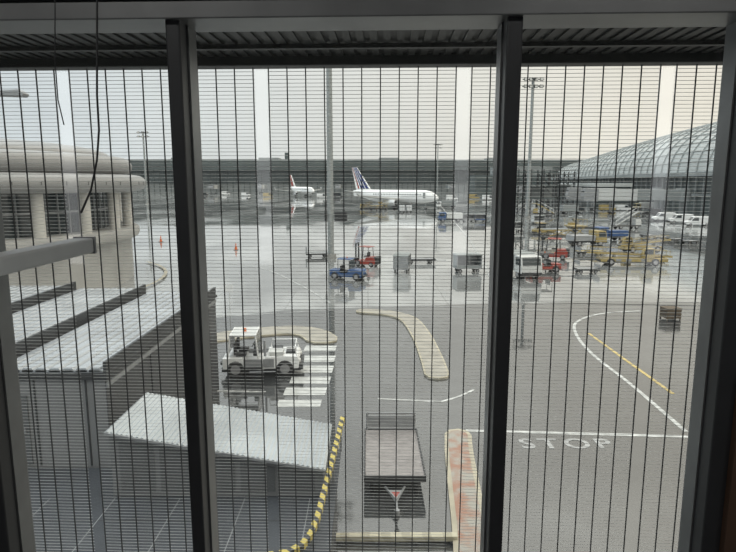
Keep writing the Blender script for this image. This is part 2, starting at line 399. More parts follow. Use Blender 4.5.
can = thing('canopy', 'dark corrugated metal canopy projecting above the window outside', 'canopy', (0, 0, 0), TH)
mb = MB(); x = -6.0
while x < 6:
    mb.xprof([(2.29, 9.95), (4.62, 9.95), (4.62, 9.99), (2.29, 9.99)], x, x+.05)
    mb.xprof([(2.29, 9.965), (4.62, 9.965), (4.62, 10.02), (2.29, 10.02)], x+.05, x+.09); x += .09
mb.build('soffit', m_soffit, can)
MB().box(-6, 6, 4.6, 4.75, 9.885, 10.25).build('fascia_beam', m_soffit, can, .01)
MB().box(-6, 6, 2.29, 4.7, 10.02, 10.1).build('roof_deck', m_dark, can)
MB().box(-6, 6, 4.2, 4.25, 9.92, 9.95).build('purlin', m_soffit, can)
rot(struct(MB().box(-6, 6, WD+.28, 4.75, 5.2, 5.42).build('trim_8', m_conc2)))

SD = 4.66
gaps = [LX(p, SD, 110) for p in (65, 262, 463, 665)]
stp = gaps[1]-gaps[0]; edges = [gaps[0]-stp]+gaps+[gaps[3]+stp]
labs = ['fine horizontal slat screen panel at the far left of the left bay', 'slat screen panel behind the left window mullion', 'slat screen panel filling most of the centre bay',
        'slat screen panel behind the right window mullion', 'slat screen panel at the right edge beside the window jamb']
for i in range(5):
    a, b = edges[i]+.05, edges[i+1]-.05
    t = thing('mesh_screen', labs[i], 'sun screen', (0, 0, 0), TH, 'slat screens hanging outside the window')
    mb = MB(); z = 5.50
    while z < 9.87:
        mb.xprof([(SD-.003, z), (SD, z-.0019), (SD+.003, z), (SD, z+.0019)], a, b); z += .029
    mb.build('slats', m_slat, t)
    nw = 11
    for k in range(nw):
        x = a+.01+(b-a-.02)*k/(nw-1)
        MB().box(x-.0042, x+.0042, SD-.012, SD-.004, 5.45, 9.88).build('wire', m_wire, t)
    MB().box(a, b, SD-.03, SD+.03, 5.425, 5.47).build('bottom_rail', m_grey, t)

# ------------------------------------------------------------------ service building at left
bA = thing('service_building', 'bulky metal clad service building with stepped silver ribbed roof panels', 'building', (-6.62, 14, 0))
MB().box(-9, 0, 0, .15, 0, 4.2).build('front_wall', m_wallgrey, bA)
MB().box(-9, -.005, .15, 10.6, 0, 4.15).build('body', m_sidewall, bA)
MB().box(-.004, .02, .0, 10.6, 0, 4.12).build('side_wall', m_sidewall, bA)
MB().box(-9.1, .08, -.08, 10.7, 4.12, 4.2).build('roof_slab', m_dark, bA)
for k, x0 in enumerate((-8.75, -5.75, -2.75)):
    hz0 = 4.3+(2-k)*.12
    MB().box(x0-.1, x0+2.8, -.02, 10.6, 4.2, hz0-.01).build('roof_curb', m_sidewall, bA)
    mb = MB(); x = x0
    while x < x0+2.55:
        mb.prof([(x, hz0), (x+.28, hz0), (x+.28, hz0+.06), (x+.25, hz0+.1), (x+.05, hz0+.1), (x, hz0+.06)], 0, 10.5); x += .338
    mb.box(x0, x0+2.7, 0, 10.55, hz0-.01, hz0+.05)
    mb.build('roof_panel', m_roofmetal, bA)
    MB().box(x0+2.72, x0+2.80, .0, 10.6, hz0, hz0+.26).build('parapet', m_dark, bA)
for x in (-7.4, -6.0, -4.6, -3.2, -1.8, -.5): MB().box(x-.02, x+.02, -.02, .0, 1.8, 4.12).build('wall_seam', m_dark, bA)
d = MB().box(-3.0, -2.0, -.05, 0, 1.85, 3.7).build('door', m_walkglass, bA)
MB().box(-2.15, -2.08, -.09, -.05, 2.7, 2.85).build('handle', m_grey, d)
for y in (3, 7): MB().box(.02, .05, y-.05, y+.05, 0, 4.12).build('wall_pilaster', m_dark, bA)
MB().box(.02, .06, 0, 10.6, 3.9, 4.02).build('side_trim', m_grey, bA)

bB = thing('low_flat_building', 'low building under a dark blue-grey flat roof in the foreground', 'building', (-.75, 3.2, 0))
fp = [(-13, .0), (0, 0), (0, 11.75), (-5.6, 11.75), (-5.6, 10.65), (-13, 10.65)]
MB().plan([(-12.9, .1), (-.1, .1), (-.1, 11.65), (-5.5, 11.65), (-5.5, 10.55), (-12.9, 10.55)], 0, 1.62).build('walls', m_sidewall, bB)
MB().plan(fp, 1.62, 1.8).build('roof', m_flatroof, bB)
for k in range(9): MB().box(-12.6+k*1.5, -12.58+k*1.5, 3, 9.2, 1.8, 1.804).build('roof_seam', m_grey, bB)
for k in range(3): MB().box(-12.8, -.2, 5.3+k*1.5, 5.325+k*1.5, 1.8, 1.803).build('roof_joint', m_dark, bB)
MB().box(-.9, 0, 6.98, 7.16, 1.8, 1.804).build('edge_marking', m_haz_x, bB)

ww = thing('covered_walkway', 'enclosed ramp walkway with grey panelled walls under a sloping pale corrugated roof', 'walkway', (-5.95, 12.4, 1.82))
def wz(x): return 1.62-.9*x/4.98
MB().prof([(.05, 0), (4.92, 0), (4.92, wz(4.92)-.05), (.05, wz(.05)-.05)], .08, 2.3).build('wall', m_walk, ww)
for k in range(5):
    xa, xb = .25+k*.92, 1.05+k*.92
    MB().prof([(xa, .12), (xb, .12), (xb, wz(xb)-.22), (xa, wz(xa)-.22)], .06, .08).build('wall_panel', m_walkglass, ww)
mb = MB(); n = 44
for k in range(n):
    xa = 4.98*k/n; xm = 4.98*(k+.5)/n; xb = 4.98*(k+1)/n
    for (p, q, h0, h1) in ((xa, xm, 0, .028), (xm, xb, .028, 0)):
        mb.hexa([(p, -.05, wz(p)+h0-.03), (q, -.05, wz(q)+h1-.03), (q, -.05, wz(q)+h1), (p, -.05, wz(p)+h0)],
                [(p, 2.45, wz(p)+h0-.03), (q, 2.45, wz(q)+h1-.03), (q, 2.45, wz(q)+h1), (p, 2.45, wz(p)+h0)])
mb.build('corrugated_roof', m_canopyroof, ww)
MB().prof([(0, wz(0)-.06), (4.98, wz(4.98)-.06), (4.98, wz(4.98)-.0), (0, wz(0)-.0)], -.08, -.05).build('eave_board', m_grey, ww)

hz = thing('hazard_edge_rail', 'slim raised yellow and black striped rail bending left below the walkway roof', 'safety rail', (-.78, 12, 0))
pts3 = [(.10, 2.8, 2.74), (-.06, 1.1, 2.46), (-.14, .35, 2.33), (-.26, -.8, 2.12), (-.36, -1.3, 2.02), (-.52, -1.6, 1.95), (-.8, -1.78, 1.91), (-1.15, -1.84, 1.9)]
mb = MB()
mb.rings([[(a[0]-.06, a[1], a[2]-.06), (a[0]+.06, a[1], a[2]-.06), (a[0]+.06, a[1], a[2]+.06), (a[0]-.06, a[1], a[2]+.06)] for a in pts3[:5]]
         + [[(a[0]-.045, a[1]+.045, a[2]-.06), (a[0]+.045, a[1]-.045, a[2]-.06), (a[0]+.045, a[1]-.045, a[2]+.06), (a[0]-.045, a[1]+.045, a[2]+.06)] for a in pts3[5:6]]
         + [[(a[0]-.015, a[1]+.06, a[2]-.06), (a[0]+.015, a[1]-.06, a[2]-.06), (a[0]+.015, a[1]-.06, a[2]+.06), (a[0]-.015, a[1]+.06, a[2]+.06)] for a in pts3[6:]])
mb.build('rail', m_haz_y, hz)
for p in pts3[:5]: MB().box(p[0]-.03, min(p[0]+.03, .02), p[1]-.06, p[1], 1.805, p[2]-.05).build('bracket', m_grey, hz)
p0, p1 = G(336, 545), G(456, 539)
hb = thing('ground_barrier', 'low pale yellow striped barrier lying across the ground at the bottom', 'barrier', ((p0.x+p1.x)/2, (p0.y+p1.y)/2, .012))
hl = (p1-p0).length/2
MB().prof([(-hl, .06), (hl, .06), (hl, .2), (-hl, .2)], -.1, .1).build('beam', m_haz_x, hb, .01)
for s in (-1, -.33, .33, 1): MB().box(s*hl*.92-.07, s*hl*.92+.07, -.15, .15, 0, .06).build('foot', m_dark, hb)

# ------------------------------------------------------------------ vehicle kit
def wheel(t, x, y, r, wd, hubmat=None):
    n = 16
    o = MB().rings([[(x+rr*math.cos(2*PI*k/n), y+yy, r+rr*math.sin(2*PI*k/n)) for k in range(n)] for rr, yy in ((r*.8, -wd/2), (r, -wd*.3), (r, wd*.3), (r*.8, wd/2))]).build('wheel', m_rubber, t)
    s = 1 if y > 0 else -1
    MB().cyl((x, y+s*wd*.42, r), (x, y+s*wd*.56, r), r*.55, n=12).build('hub', hubmat or m_hub, o)
def drawbar(t, x, L_, z=.32):
    MB().tube([(x, -.28, z), (x+L_*.6, 0, z), (x+L_, 0, z)], .035).tube([(x, .28, z), (x+L_*.6, 0, z)], .035).cyl((x+L_, 0, z-.06), (x+L_, 0, z+.06), .07).build('drawbar', m_grey, t)

def tow_tractor(label, loc, rz, body, roofm, group='tow tractors', name='tow_tractor', sc=1.0):
    t = thing(name, label, 'tractor', loc, rz, group); t.scale = (sc,)*3
    MB().prof([(-1.6, .32), (1.6, .32), (1.62, .8), (1.52, .98), (.3, 1.02), (.2, .62), (-.55, .62), (-.62, .92), (-1.6, .92)], -.72, .72).build('body', body, t, .03)
    MB().box(-1.66, 1.68, -.66, .66, .28, .5).build('chassis', m_dark, t, .02)
    MB().box(-.5, -.05, -.55, .55, .62, .82).box(-.6, -.5, -.55, .55, .8, 1.3).build('seat', m_seat, t, .03)
    MB().box(-.8, .5, -.72, .72, 1.92, 1.99).build('roof', roofm, t, .02)
    for x, y in ((-.74, -.66), (-.74, .66), (.42, -.66), (.42, .66)):
        MB().cyl((x, y, .8), (x+(.0 if x < 0 else -.04), y, 1.92), .03, n=8).build('post', m_dark, t)
    MB().box(.40, .43, -.6, .6, 1.05, 1.85).build('windscreen', m_glassdark, t)
    MB().tube([(.12+.1*math.sin(a), .2+.2*math.cos(a), 1.12+.16*math.sin(a)) for a in [2*PI*k/14 for k in range(15)]], .018).tube([(.12, .2, 1.12), (.34, .2, .95)], .02).build('steering_wheel', m_seat, t)
    for y in (-.5, .5): MB().cyl((1.6, y, .72), (1.66, y, .72), .1).build('headlight', m_lamp, t)
    MB().box(1.62, 1.74, -.7, .7, .34, .5).build('bumper', m_dark, t)
    MB().box(-1.8, -1.6, -.08, .08, .38, .5).build('tow_hitch', m_dark, t)
    MB().cyl((-.1, 0, 1.99), (-.1, 0, 2.12), .07).build('beacon', m_orange, t)
    for x in (-1.05, 1.1):
        for y in (-.66, .66): wheel(t, x, y, .36, .24)
    return t
def open_tug(label, loc, rz):
    """the big white tug: open cab frame at the rear left, cluttered low deck ahead"""
    t = thing('aircraft_tug', label, 'tractor', loc, rz)
    MB().prof([(-1.75, .42), (1.75, .42), (1.8, .85), (1.7, 1.0), (.25, 1.0), (.15, .7), (-.75, .7), (-.85, .95), (-1.75, .95)], -.88, .88).build('body', m_white, t, .03)
    MB().box(-1.8, 1.85, -.8, .8, .28, .5).build('chassis', m_dark, t, .02)
    for y in (-.89, .89):
        for x0, x1 in ((-.78, .05), (.1, .62)):
            MB().prof([(x0, .5), (x1, .5), (x1, .9), (x0, .9)], y-.012, y+.012).build('side_panel', m_grey, t)
    for x, y in ((-1.5, -.8), (-1.5, .8), (-.1, -.8), (-.1, .8)):
        MB().tube([(x, y, .9), (x+(.12 if x < -1 else -.12), y*.94, 2.0)], .04).build('cab_post', m_white, t)
    MB().tube([(-1.38, -.75, 2.0), (-1.38, .75, 2.0), (-.22, .75, 2.0), (-.22, -.75, 2.0), (-1.38, -.75, 2.0)], .05).build('roof_frame', m_white, t)
    MB().box(-1.36, -.24, -.73, .73, 1.985, 2.02).build('roof_panel', m_offwhite, t)
    MB().prof([(-.12, 1.05), (-.09, 1.05), (-.20, 1.95), (-.23, 1.95)], -.7, .7).build('windscreen', m_glassdark, t)
    MB().prof([(-1.5, 1.1), (-1.47, 1.1), (-1.37, 1.95), (-1.40, 1.95)], -.7, .7).build('rear_window', m_glassdark, t)
    for y in (-.45, .45):
        s = MB().box(-1.15, -.7, y-.22, y+.22, .95, 1.1).build('seat', m_seat, t, .03)
        MB().box(-1.25, -1.15, y-.22, y+.22, 1.05, 1.6).build('backrest', m_seat, s, .02)
    MB().box(-.35, -.15, -.7, .7, 1.0, 1.22).build('dashboard', m_dark, t, .02)
    MB().tube([(-.45+.08*math.sin(a), .42+.19*math.cos(a), 1.3+.15*math.sin(a)) for a in [2*PI*k/14 for k in range(15)]], .018).build('steering_wheel', m_seat, t)
    MB().box(.4, 1.05, -.75, -.1, 1.0, 1.2).build('engine_cover', m_offwhite, t, .03)
    MB().box(.45, .95, .1, .7, 1.0, 1.12).build('tool_box', m_dark, t, .02)
    MB().box(1.15, 1.6, -.4, .4, 1.0, 1.1).build('grille', m_dark, t, .02)
    MB().cyl((.2, -.72, 1.0), (.2, -.72, 1.75), .05, n=10).build('exhaust_pipe', m_grey, t)
    for y in (-.82, .82):
        MB().tube([(.35, y, .98), (.4, y, 1.38), (1.6, y, 1.38), (1.68, y, .98)], .028).build('guard_rail', m_white, t)
    MB().tube([(1.6, -.82, 1.38), (1.6, .82, 1.38)], .028).build('front_rail', m_white, t)
    MB().box(-.85, .05, .88, 1.02, .45, .52).build('step', m_dark, t)
    MB().box(-.85, .05, -1.02, -.88, .45, .52).build('step', m_dark, t)
    for y in (-.6, .6): MB().cyl((1.78, y, .72), (1.85, y, .72), .11).build('headlight', m_lamp, t)
    MB().box(1.78, 1.95, -.85, .85, .36, .58).build('bumper', m_dark, t)
    MB().box(-1.98, -1.75, -.1, .1, .42, .56).build('tow_hitch', m_dark, t)
    MB().cyl((-.8, 0, 2.02), (-.8, 0, 2.17), .08).build('beacon', m_orange, t)
    for y in (-.98, .98): MB().box(-.25, -.18, y-.1, y+.1, 1.45, 1.7).build('mirror', m_dark, t)
    for x in (-1.15, 1.12):
        for y in (-.78, .78): wheel(t, x, y, .42, .28)
    return t
def forklift(label, loc, rz, body, group='forklifts', sc=1.0):
    t = thing('forklift', label, 'forklift', loc, rz, group); t.scale = (sc,)*3
    MB().prof([(-1.4, .25), (1.0, .25), (1.0, .6), (.6, .7), (.5, .6), (-.1, .6), (-.3, 1.05), (-1.2, 1.1), (-1.45, .8)], -.58, .58).build('body', body, t, .04)
    MB().box(-1.6, -1.2, -.55, .55, .3, 1.15).build('counterweight', m_dark, t, .08)
    MB().box(-.3, .15, -.3, .3, 1.05, 1.15).box(-.4, -.3, -.3, .3, 1.1, 1.55).build('seat', m_seat, t, .03)
    MB().box(-.75, .6, -.55, .55, 2.1, 2.17).build('overhead_guard', body, t)
    for x, y in ((-.7, -.5), (-.7, .5), (.75, -.5), (.75, .5)):
        MB().cyl((x, y, .6), (x*.8, y, 2.1), .035, n=8).build('post', m_dark, t)
    for y in (-.3, .3): MB().box(1.05, 1.17, y-.06, y+.06, .12, 2.5).build('mast_rail', m_dark, t)
    MB().box(1.05, 1.15, -.3, .3, 2.4, 2.5).box(1.15, 1.22, -.45, .45, .35, .85).build('carriage', m_dark, t)
    for y in (-.28, .28): MB().prof([(1.2, .08), (2.25, .08), (2.25, .11), (1.27, .15), (1.27, .8), (1.2, .8)], y-.06, y+.06).build('fork', m_grey, t)
    for x, r in ((-.95, .28), (.7, .34)):
        for y in (-.5, .5): wheel(t, x, y, r, .22)
    return t
def flat_dolly(label, loc, rz, deckm=None, Ld=3.1, Wd=1.7, z=.55, head=.65, group='platform trailers', name='platform_trailer'):
    t = thing(name, label, 'trailer', loc, rz, group); h = Ld/2; ww_ = Wd/2
    MB().box(-h, h, -ww_, ww_, z-.06, z).build('deck', deckm or m_deck, t, .01)
    MB().box(-h-.03, h+.03, -ww_-.04, -ww_, z-.16, z+.04).box(-h-.03, h+.03, ww_, ww_+.04, z-.16, z+.04).box(h, h+.05, -ww_, ww_, z-.16, z+.03).box(-h-.05, -h, -ww_, ww_, z-.16, z+.03).build('frame', m_dark, t)
    if head:
        MB().cyl((-h, -ww_+.05, z), (-h, -ww_+.05, z+head), .035, n=8).build('post', m_grey, t)
        MB().cyl((-h, ww_-.05, z), (-h, ww_-.05, z+head), .035, n=8).build('post', m_grey, t)
        MB().box(-h-.02, -h+.02, -ww_+.05, ww_-.05, z+head-.05, z+head).box(-h-.015, -h+.015, -ww_+.05, ww_-.05, z+.1, z+head-.12).build('headboard', m_grey, t)
    for x in (-h*.68, h*.68):
        for y in (-ww_+.2, ww_-.2): wheel(t, x, y, .2, .14)
    drawbar(t, h, 1.3, .3)
    return t
def baggage_cart(label, loc, rz, sidem, group='covered baggage carts'):
    t = thing('baggage_cart', label, 'cart', loc, rz, group)
    MB().box(-1.3, 1.3, -.75, .75, .42, .52).build('deck', m_grey, t)
    MB().prof([(-1.35, 1.78), (1.35, 1.78), (1.25, 1.88), (-1.25, 1.88)], -.8, .8).build('roof', m_hazegrey, t)
    for x in (-1.26, 1.26): MB().box(x-.03, x+.03, -.75, .75, .52, 1.78).build('end_panel', sidem, t)
    MB().box(-1.23, 1.23, .70, .74, .52, 1.78).build('curtain', m_grey, t)
    for x in (-1.26, 0, 1.26): MB().box(x-.03, x+.03, -.77, -.72, .52, 1.78).build('post', m_grey, t)
    MB().box(-1.23, 1.23, -.74, -.70, .52, .8).build('side_board', sidem, t)
    for x in (-.9, .9):
        for y in (-.6, .6): wheel(t, x, y, .2, .14)
    drawbar(t, 1.3, 1.1, .32)
    return t
def belt_loader(label, loc, rz, body, group='belt loaders', Lb=7.5, rise=1.1, Lc=1.0):
    t = thing('belt_loader', label, 'loader', loc, rz, group); c = Lc
    MB().prof([(-2.9*c, .45), (2.4*c, .45), (2.4*c, .78), (1.2*c, .86), (-2.9*c, .86)], -.85, .85).build('chassis', body, t, .04)
    MB().box(-2.7*c, 2.2*c, -.7, .7, .3, .5).build('underframe', m_dark, t)
    for x in (-1.0, .2, 1.0):
        MB().box(x*c-.3, x*c+.3, -.87, -.84, .5, .76).build('locker_door', m_grey, t)
        MB().box(x*c-.3, x*c+.3, .84, .87, .5, .76).build('locker_door', m_grey, t)
    MB().prof([(-2.4, .86), (-1.2, .86), (-1.2, 1.4), (-1.4, 1.95), (-2.3, 1.95), (-2.4, 1.6)], .25, .95).build('cab', body, t, .04)
    MB().prof([(-2.25, 1.3), (-1.28, 1.3), (-1.42, 1.85), (-2.25, 1.85)], .945, .965).build('cab_window', m_glassdark, t)
    MB().prof([(-2.25, 1.3), (-1.28, 1.3), (-1.42, 1.85), (-2.25, 1.85)], .235, .255).build('cab_window', m_glassdark, t)
    A = Matrix.Translation((0, -.25, 1.1+rise*.35)) @ Matrix.Rotation(-math.atan2(rise, Lb), 4, 'Y')
    MB().box(-Lb/2, Lb/2, -.5, -.42, -.16, .04, A).box(-Lb/2, Lb/2, .42, .5, -.16, .04, A).build('conveyor_frame', body, t)
    MB().box(-Lb/2, Lb/2, -.42, .42, -.12, 0, A).build('belt', m_rubberbelt, t)
    for s in (-.48, .48):
        mb = MB()
        mb.tube([A @ Vector((-Lb/2+.3, s, .55)), A @ Vector((Lb/2-.3, s, .55))], .03)
        for k in range(6): mb.tube([A @ Vector((-Lb/2+.3+k*(Lb-.6)/5, s, 0)), A @ Vector((-Lb/2+.3+k*(Lb-.6)/5, s, .55))], .025)
        mb.build('guard_rail', body, t)
    for x in (-1.6, 1.5): MB().box(x-.1, x+.1, -.6, .1, .84, 1.0+rise*.3*(1 if x > 0 else .1)).build('lift_arm', m_grey, t)
    MB().box(2.4*c, 2.4*c+.1, -.85, .85, .42, .6).build('bumper', m_dark, t)
    for x in (-1.9*c, 1.6*c):
        for y in (-.82, .82): wheel(t, x, y, .42, .26)
    return t
def container_loader(label, loc, rz, body, group='container loaders', lift=1.6):
    t = thing('container_loader', label, 'loader', loc, rz, group)
    MB().box(-3.6, 3.4, -1.35, 1.35, .5, .78).build('chassis', m_dark, t, .03)
    MB().box(-3.6, .8, -1.3, 1.3, lift, lift+.2).build('main_platform', body, t, .02)
    MB().box(1.1, 3.6, -1.3, 1.3, lift+.5, lift+.7).build('bridge_platform', body, t, .02)
    for y in (-1.15, 1.15):
        MB().tube([(-3.0, y, .78), (.2, y, lift)], .08).tube([(.2, y, .78), (-3.0, y, lift)], .08).build('scissor_arm', body, t)
        MB().tube([(1.4, y, .78), (3.2, y, lift+.5)], .08).tube([(3.2, y, .78), (1.4, y, lift+.5)], .08).build('scissor_arm', body, t)
    mb = MB()
    for k in range(12): mb.cyl((-3.4+k*.36, -1.2, lift+.22), (-3.4+k*.36, 1.2, lift+.22), .05, n=6)
    mb.build('rollers', m_grey, t)
    MB().box(2.2, 3.2, 1.3, 2.0, lift+.5, lift+1.1).build('operator_box', body, t)
    for y in (-1.28, 1.28):
        mb = MB()
        mb.tube([(1.2, y, lift+1.7), (3.5, y, lift+1.7)], .03)
        for k in range(4): mb.tube([(1.2+k*.766, y, lift+.7), (1.2+k*.766, y, lift+1.7)], .03)
        mb.build('guard_rail', body, t)
    for x in (-2.6, 2.4):
        for y in (-1.2, 1.2): wheel(t, x, y, .42, .3)
    return t
def stairs_truck(label, loc, rz, body, group='passenger stairs'):
    t = thing('passenger_stairs', label, 'stairs', loc, rz, group)
    MB().box(-2.8, 2.6, -.9, .9, .5, .8).build('chassis', m_dark, t, .03)
    MB().prof([(1.4, .8), (2.7, .8), (2.7, 1.4), (2.45, 2.0), (1.4, 2.0)], -.9, .9).build('cab', body, t, .05)
    MB().prof([(2.66, 1.42), (2.7, 1.42), (2.5, 1.92), (2.46, 1.92)], -.8, .8).build('windscreen', m_glassdark, t)
    mb = MB()
    for k in range(13): mb.box(-2.8+k*.36, -2.8+k*.36+.4, -.7, .7, .85+k*.2, .93+k*.2)
    mb.build('steps', m_grey, t)
    for y in (-.75, .75):
        MB().prof([(-2.9, .8), (-2.6, .8), (2.0, 3.3), (2.0, 3.5), (1.7, 3.5)], y-.03, y+.03).build('stringer', body, t)
        MB().tube([(-2.8, y, .85), (-2.8, y, 1.75), (1.9, y, 4.35), (2.9, y, 4.35), (2.9, y, 3.4)], .035).build('handrail', m_white, t)
    MB().box(1.8, 3.0, -.78, .78, 3.3, 3.42).build('top_platform', body, t)
    for y in (-.6, .6): MB().box(.6, .72, y-.06, y+.06, .8, 2.7).build('lift_post', m_grey, t)
    for x in (-1.8, 1.7):
        for y in (-.8, .8): wheel(t, x, y, .4, .26)
    return t
def van(label, loc, rz, body, group='parked vans', Lv=4.9, Hv=2.0):
    t = thing('van', label, 'van', loc, rz, group); h = Lv/2
    MB().prof([(-h, .35), (h, .35), (h, .85), (h-.15, 1.0), (h-.85, 1.1), (h-1.45, Hv-.08), (h-1.7, Hv), (-h+.1, Hv), (-h, Hv-.15)], -.92, .92).build('body', body, t, .07)
    for y in (-.925, .925): MB().prof([(h-2.4, 1.15), (h-1.05, 1.15), (h-1.5, Hv-.2), (h-2.4, Hv-.2)], y-.01, y+.01).build('side_window', m_glassdark, t)
    MB().prof([(h-.88, 1.14), (h-.86, 1.16), (h-1.42, Hv-.12), (h-1.46, Hv-.14)], -.8, .8).build('windscreen', m_glassdark, t)
    for y in (-.7, .7): MB().box(h-.02, h+.03, y-.14, y+.14, .7, .88).build('headlight', m_lamp, t)
    MB().box(h-.05, h+.06, -.88, .88, .36, .55).build('bumper', m_dark, t)
    for x in (-h+.95, h-.9):
        for y in (-.82, .82): wheel(t, x, y, .33, .22)
    return t
def truck(label, loc, rz, cabm, boxm, group='trucks', Lt=6.5, Hb=2.6):
    t = thing('truck', label, 'truck', loc, rz, group); h = Lt/2
    MB().box(-h, h-.2, -.55, .55, .55, .8).build('chassis', m_dark, t)
    MB().prof([(h-1.7, .6), (h, .6), (h, 1.3), (h-.25, 2.2), (h-1.7, 2.25)], -1.05, 1.05).build('cab', cabm, t, .06)
    MB().prof([(h-.03, 1.35), (h+.02, 1.35), (h-.2, 2.1), (h-.25, 2.1)], -.9, .9).build('windscreen', m_glassdark, t)
    for y in (-1.06, 1.06): MB().prof([(h-1.3, 1.35), (h-.15, 1.35), (h-.35, 2.05), (h-1.3, 2.05)], y-.01, y+.01).build('side_window', m_glassdark, t)
    MB().box(-h, h-1.85, -1.15, 1.15, .82, Hb).build('cargo_box', boxm, t, .03)
    MB().box(h-.05, h+.08, -1.0, 1.0, .5, .7).build('bumper', m_dark, t)
    for x in (-h+1.0, h-.95):
        for y in (-.9, .9): wheel(t, x, y, .45, .28)
    return t
def uld(label, loc, rz, mat, group='cargo containers'):
    t = thing('cargo_container', label, 'container', loc, rz, group)
    MB().xprof([(-.75, 0), (.75, 0), (1.15, .5), (1.15, 1.6), (-.75, 1.6)], -.77, .77).build('shell', mat, t, .02)
    MB().box(.77, .79, -.68, 1.05, .5, 1.5).build('door_panel', m_pale, t)
    mb = MB()
    for x in (-.75, 0, .75): mb.box(x-.03, x+.03, -.77, -.75, 0, 1.6)
    mb.build('rib', m_grey, t)
    return t
def g0(px, py): p = G(px, py); return (p.x, p.y, 0)
def gr(px, py): p = G(px, py); return (p.x, p.y, .012)

open_tug('white open framed tug with cluttered front deck parked beside the crosswalk', gr(263, 372), math.radians(4))
tt = flat_dolly('low platform trailer with worn pinkish-grey deck and headboard in the near foreground', (.78, 17.2, .012), -PI/2, Ld=3.2, Wd=1.72, z=.62, head=.62, group=None)
MB().plan([(1.9, -.22), (2.4, 0), (1.9, .22)], .34, .37).build('drawbar_plate', m_grey, tt)
MB().plan([(2.02, -.12), (2.3, 0), (2.02, .12)], .37, .375).build('red_marker', m_red, tt)

tow_tractor('blue baggage tractor parked in front of the tall light mast', g0(348, 279), math.radians(-20), m_blue, m_blue)
forklift('red forklift beside the blue baggage tractor', g0(366, 266), math.radians(150), m_red)
flat_dolly('grey flat trolley left of the blue tractor', g0(317, 257), math.radians(10), m_grey, 2.6, 1.5, .5, .8)
flat_dolly('long grey flat trailer right of the red forklift, nothing on it', g0(420, 263), math.radians(5), m_grey, 3.2, 1.5, .5, .5)
baggage_cart('grey covered baggage cart right of the red forklift', g0(402, 272), math.radians(80), m_grey)
baggage_cart('grey covered baggage cart left of the right mullion', g0(467, 272), math.radians(8), m_hazegrey)
truck('small white box truck right of the right mullion', g0(520, 276), math.radians(-80), m_offwhite, m_hazegrey, Lt=5.0, Hb=2.3)
tow_tractor('red roofed baggage tractor pulling a trolley on the right', g0(543, 272), math.radians(185), m_red, m_dark)
flat_dolly('grey flat trolley behind the red baggage tractor', g0(586, 273), math.radians(182), m_grey, 2.2, 1.4, .5, .5)
forklift('dark red forklift behind the red roofed tractor', g0(553, 259), math.radians(160), m_red, sc=1.15)
belt_loader('long low yellow belt loader, nearest of the yellow vehicles', g0(628, 265), math.radians(176), m_yellow, Lb=9.2, rise=.45, Lc=1.35)
belt_loader('yellow belt loader behind the nearest yellow one', g0(642, 252), math.radians(8), m_yellow, Lb=7.0, rise=.7)
flat_dolly('empty yellow trolley behind the red tractor', g0(590, 255), 0.1, m_yellow, 3.4, 1.8, .5, .7)
container_loader('yellow container loader with raised bridge, left of the blue truck', g0(562, 240), math.radians(15), m_yellow)
container_loader('pale grey container loader parked behind the yellow one', g0(588, 231), math.radians(170), m_hazegrey, lift=2.0)
stairs_truck('pale passenger stairs truck right of the grey container loader', g0(626, 229), math.radians(12), m_offwhite)
stairs_truck('yellow passenger stairs truck near the right light mast', g0(543, 216), math.radians(165), m_yellow)
truck('blue cab truck behind the belt loaders', g0(609, 241), math.radians(190), m_blue, m_blue, Lt=5.0, Hb=1.7)
truck('yellow truck between the container loader and the belt loaders', g0(586, 246), math.radians(10), m_yellow, m_grey, Lt=5.2, Hb=1.6)
tow_tractor('yellow tractor left of the container loaders', g0(541, 234), math.radians(30), m_yellow, m_yellow)
van('white van at the right edge near the curved terminal', g0(697, 226), math.radians(170), m_white)
van('white van second from the right edge', g0(680, 223), math.radians(172), m_white)
van('white van third from the right edge', g0(663, 221), math.radians(175), m_white)
van('dark grey van beside the row of white vans', g0(650, 216), math.radians(175), m_dark)
van('yellow van at the left of a row near the terminal', g0(607, 211), math.radians(0), m_yellow)
van('white van right of the yellow van near the terminal', g0(623, 211), math.radians(5), m_white)
truck('yellow truck beside the white van near the terminal', g0(644, 210), math.radians(180), m_yellow, m_offwhite)
for k, (px, py, lb) in enumerate([(648, 238, 'nearest to the blue cab truck'), (662, 240, 'second from the blue cab truck'), (676, 242, 'third from the blue cab truck'), (690, 244, 'nearest to the window jamb')]):
    flat_dolly('empty grey container trolley in the right-hand row, '+lb, g0(px, py), .25, m_grey, 2.0, 1.6, .5, .35, 'row of empty trolleys on the right')
baggage_cart('pale covered baggage cart left of the right light mast foot', g0(515, 232), .1, m_offwhite)
baggage_cart('pale covered baggage cart right of the right light mast foot', g0(538, 224), .15, m_offwhite)
truck('dark truck at the terminal wall behind the yellow loaders', g0(572, 214), .1, m_dark, m_hazegrey)
truck('blue truck standing alone on the apron right of the aircraft', g0(450, 222), math.radians(180), m_blue, m_offwhite, Lt=5.5, Hb=2.1)
baggage_cart('grey baggage cart behind the lone blue truck', g0(468, 222), 0.05, m_grey)
baggage_cart('blue ended baggage cart last in line behind the blue truck', g0(480, 222), 0.02, m_blue)
truck('white and grey truck near the nose of the big aircraft', g0(446, 208), math.radians(180), m_white, m_hazegrey, Lt=7)
belt_loader('yellow belt loader under the tail of the aircraft', g0(366, 209), math.radians(60), m_yellow, Lb=6.5)
container_loader('yellow container loader beside the aircraft belly', g0(379, 210.5), math.radians(50), m_yellow)
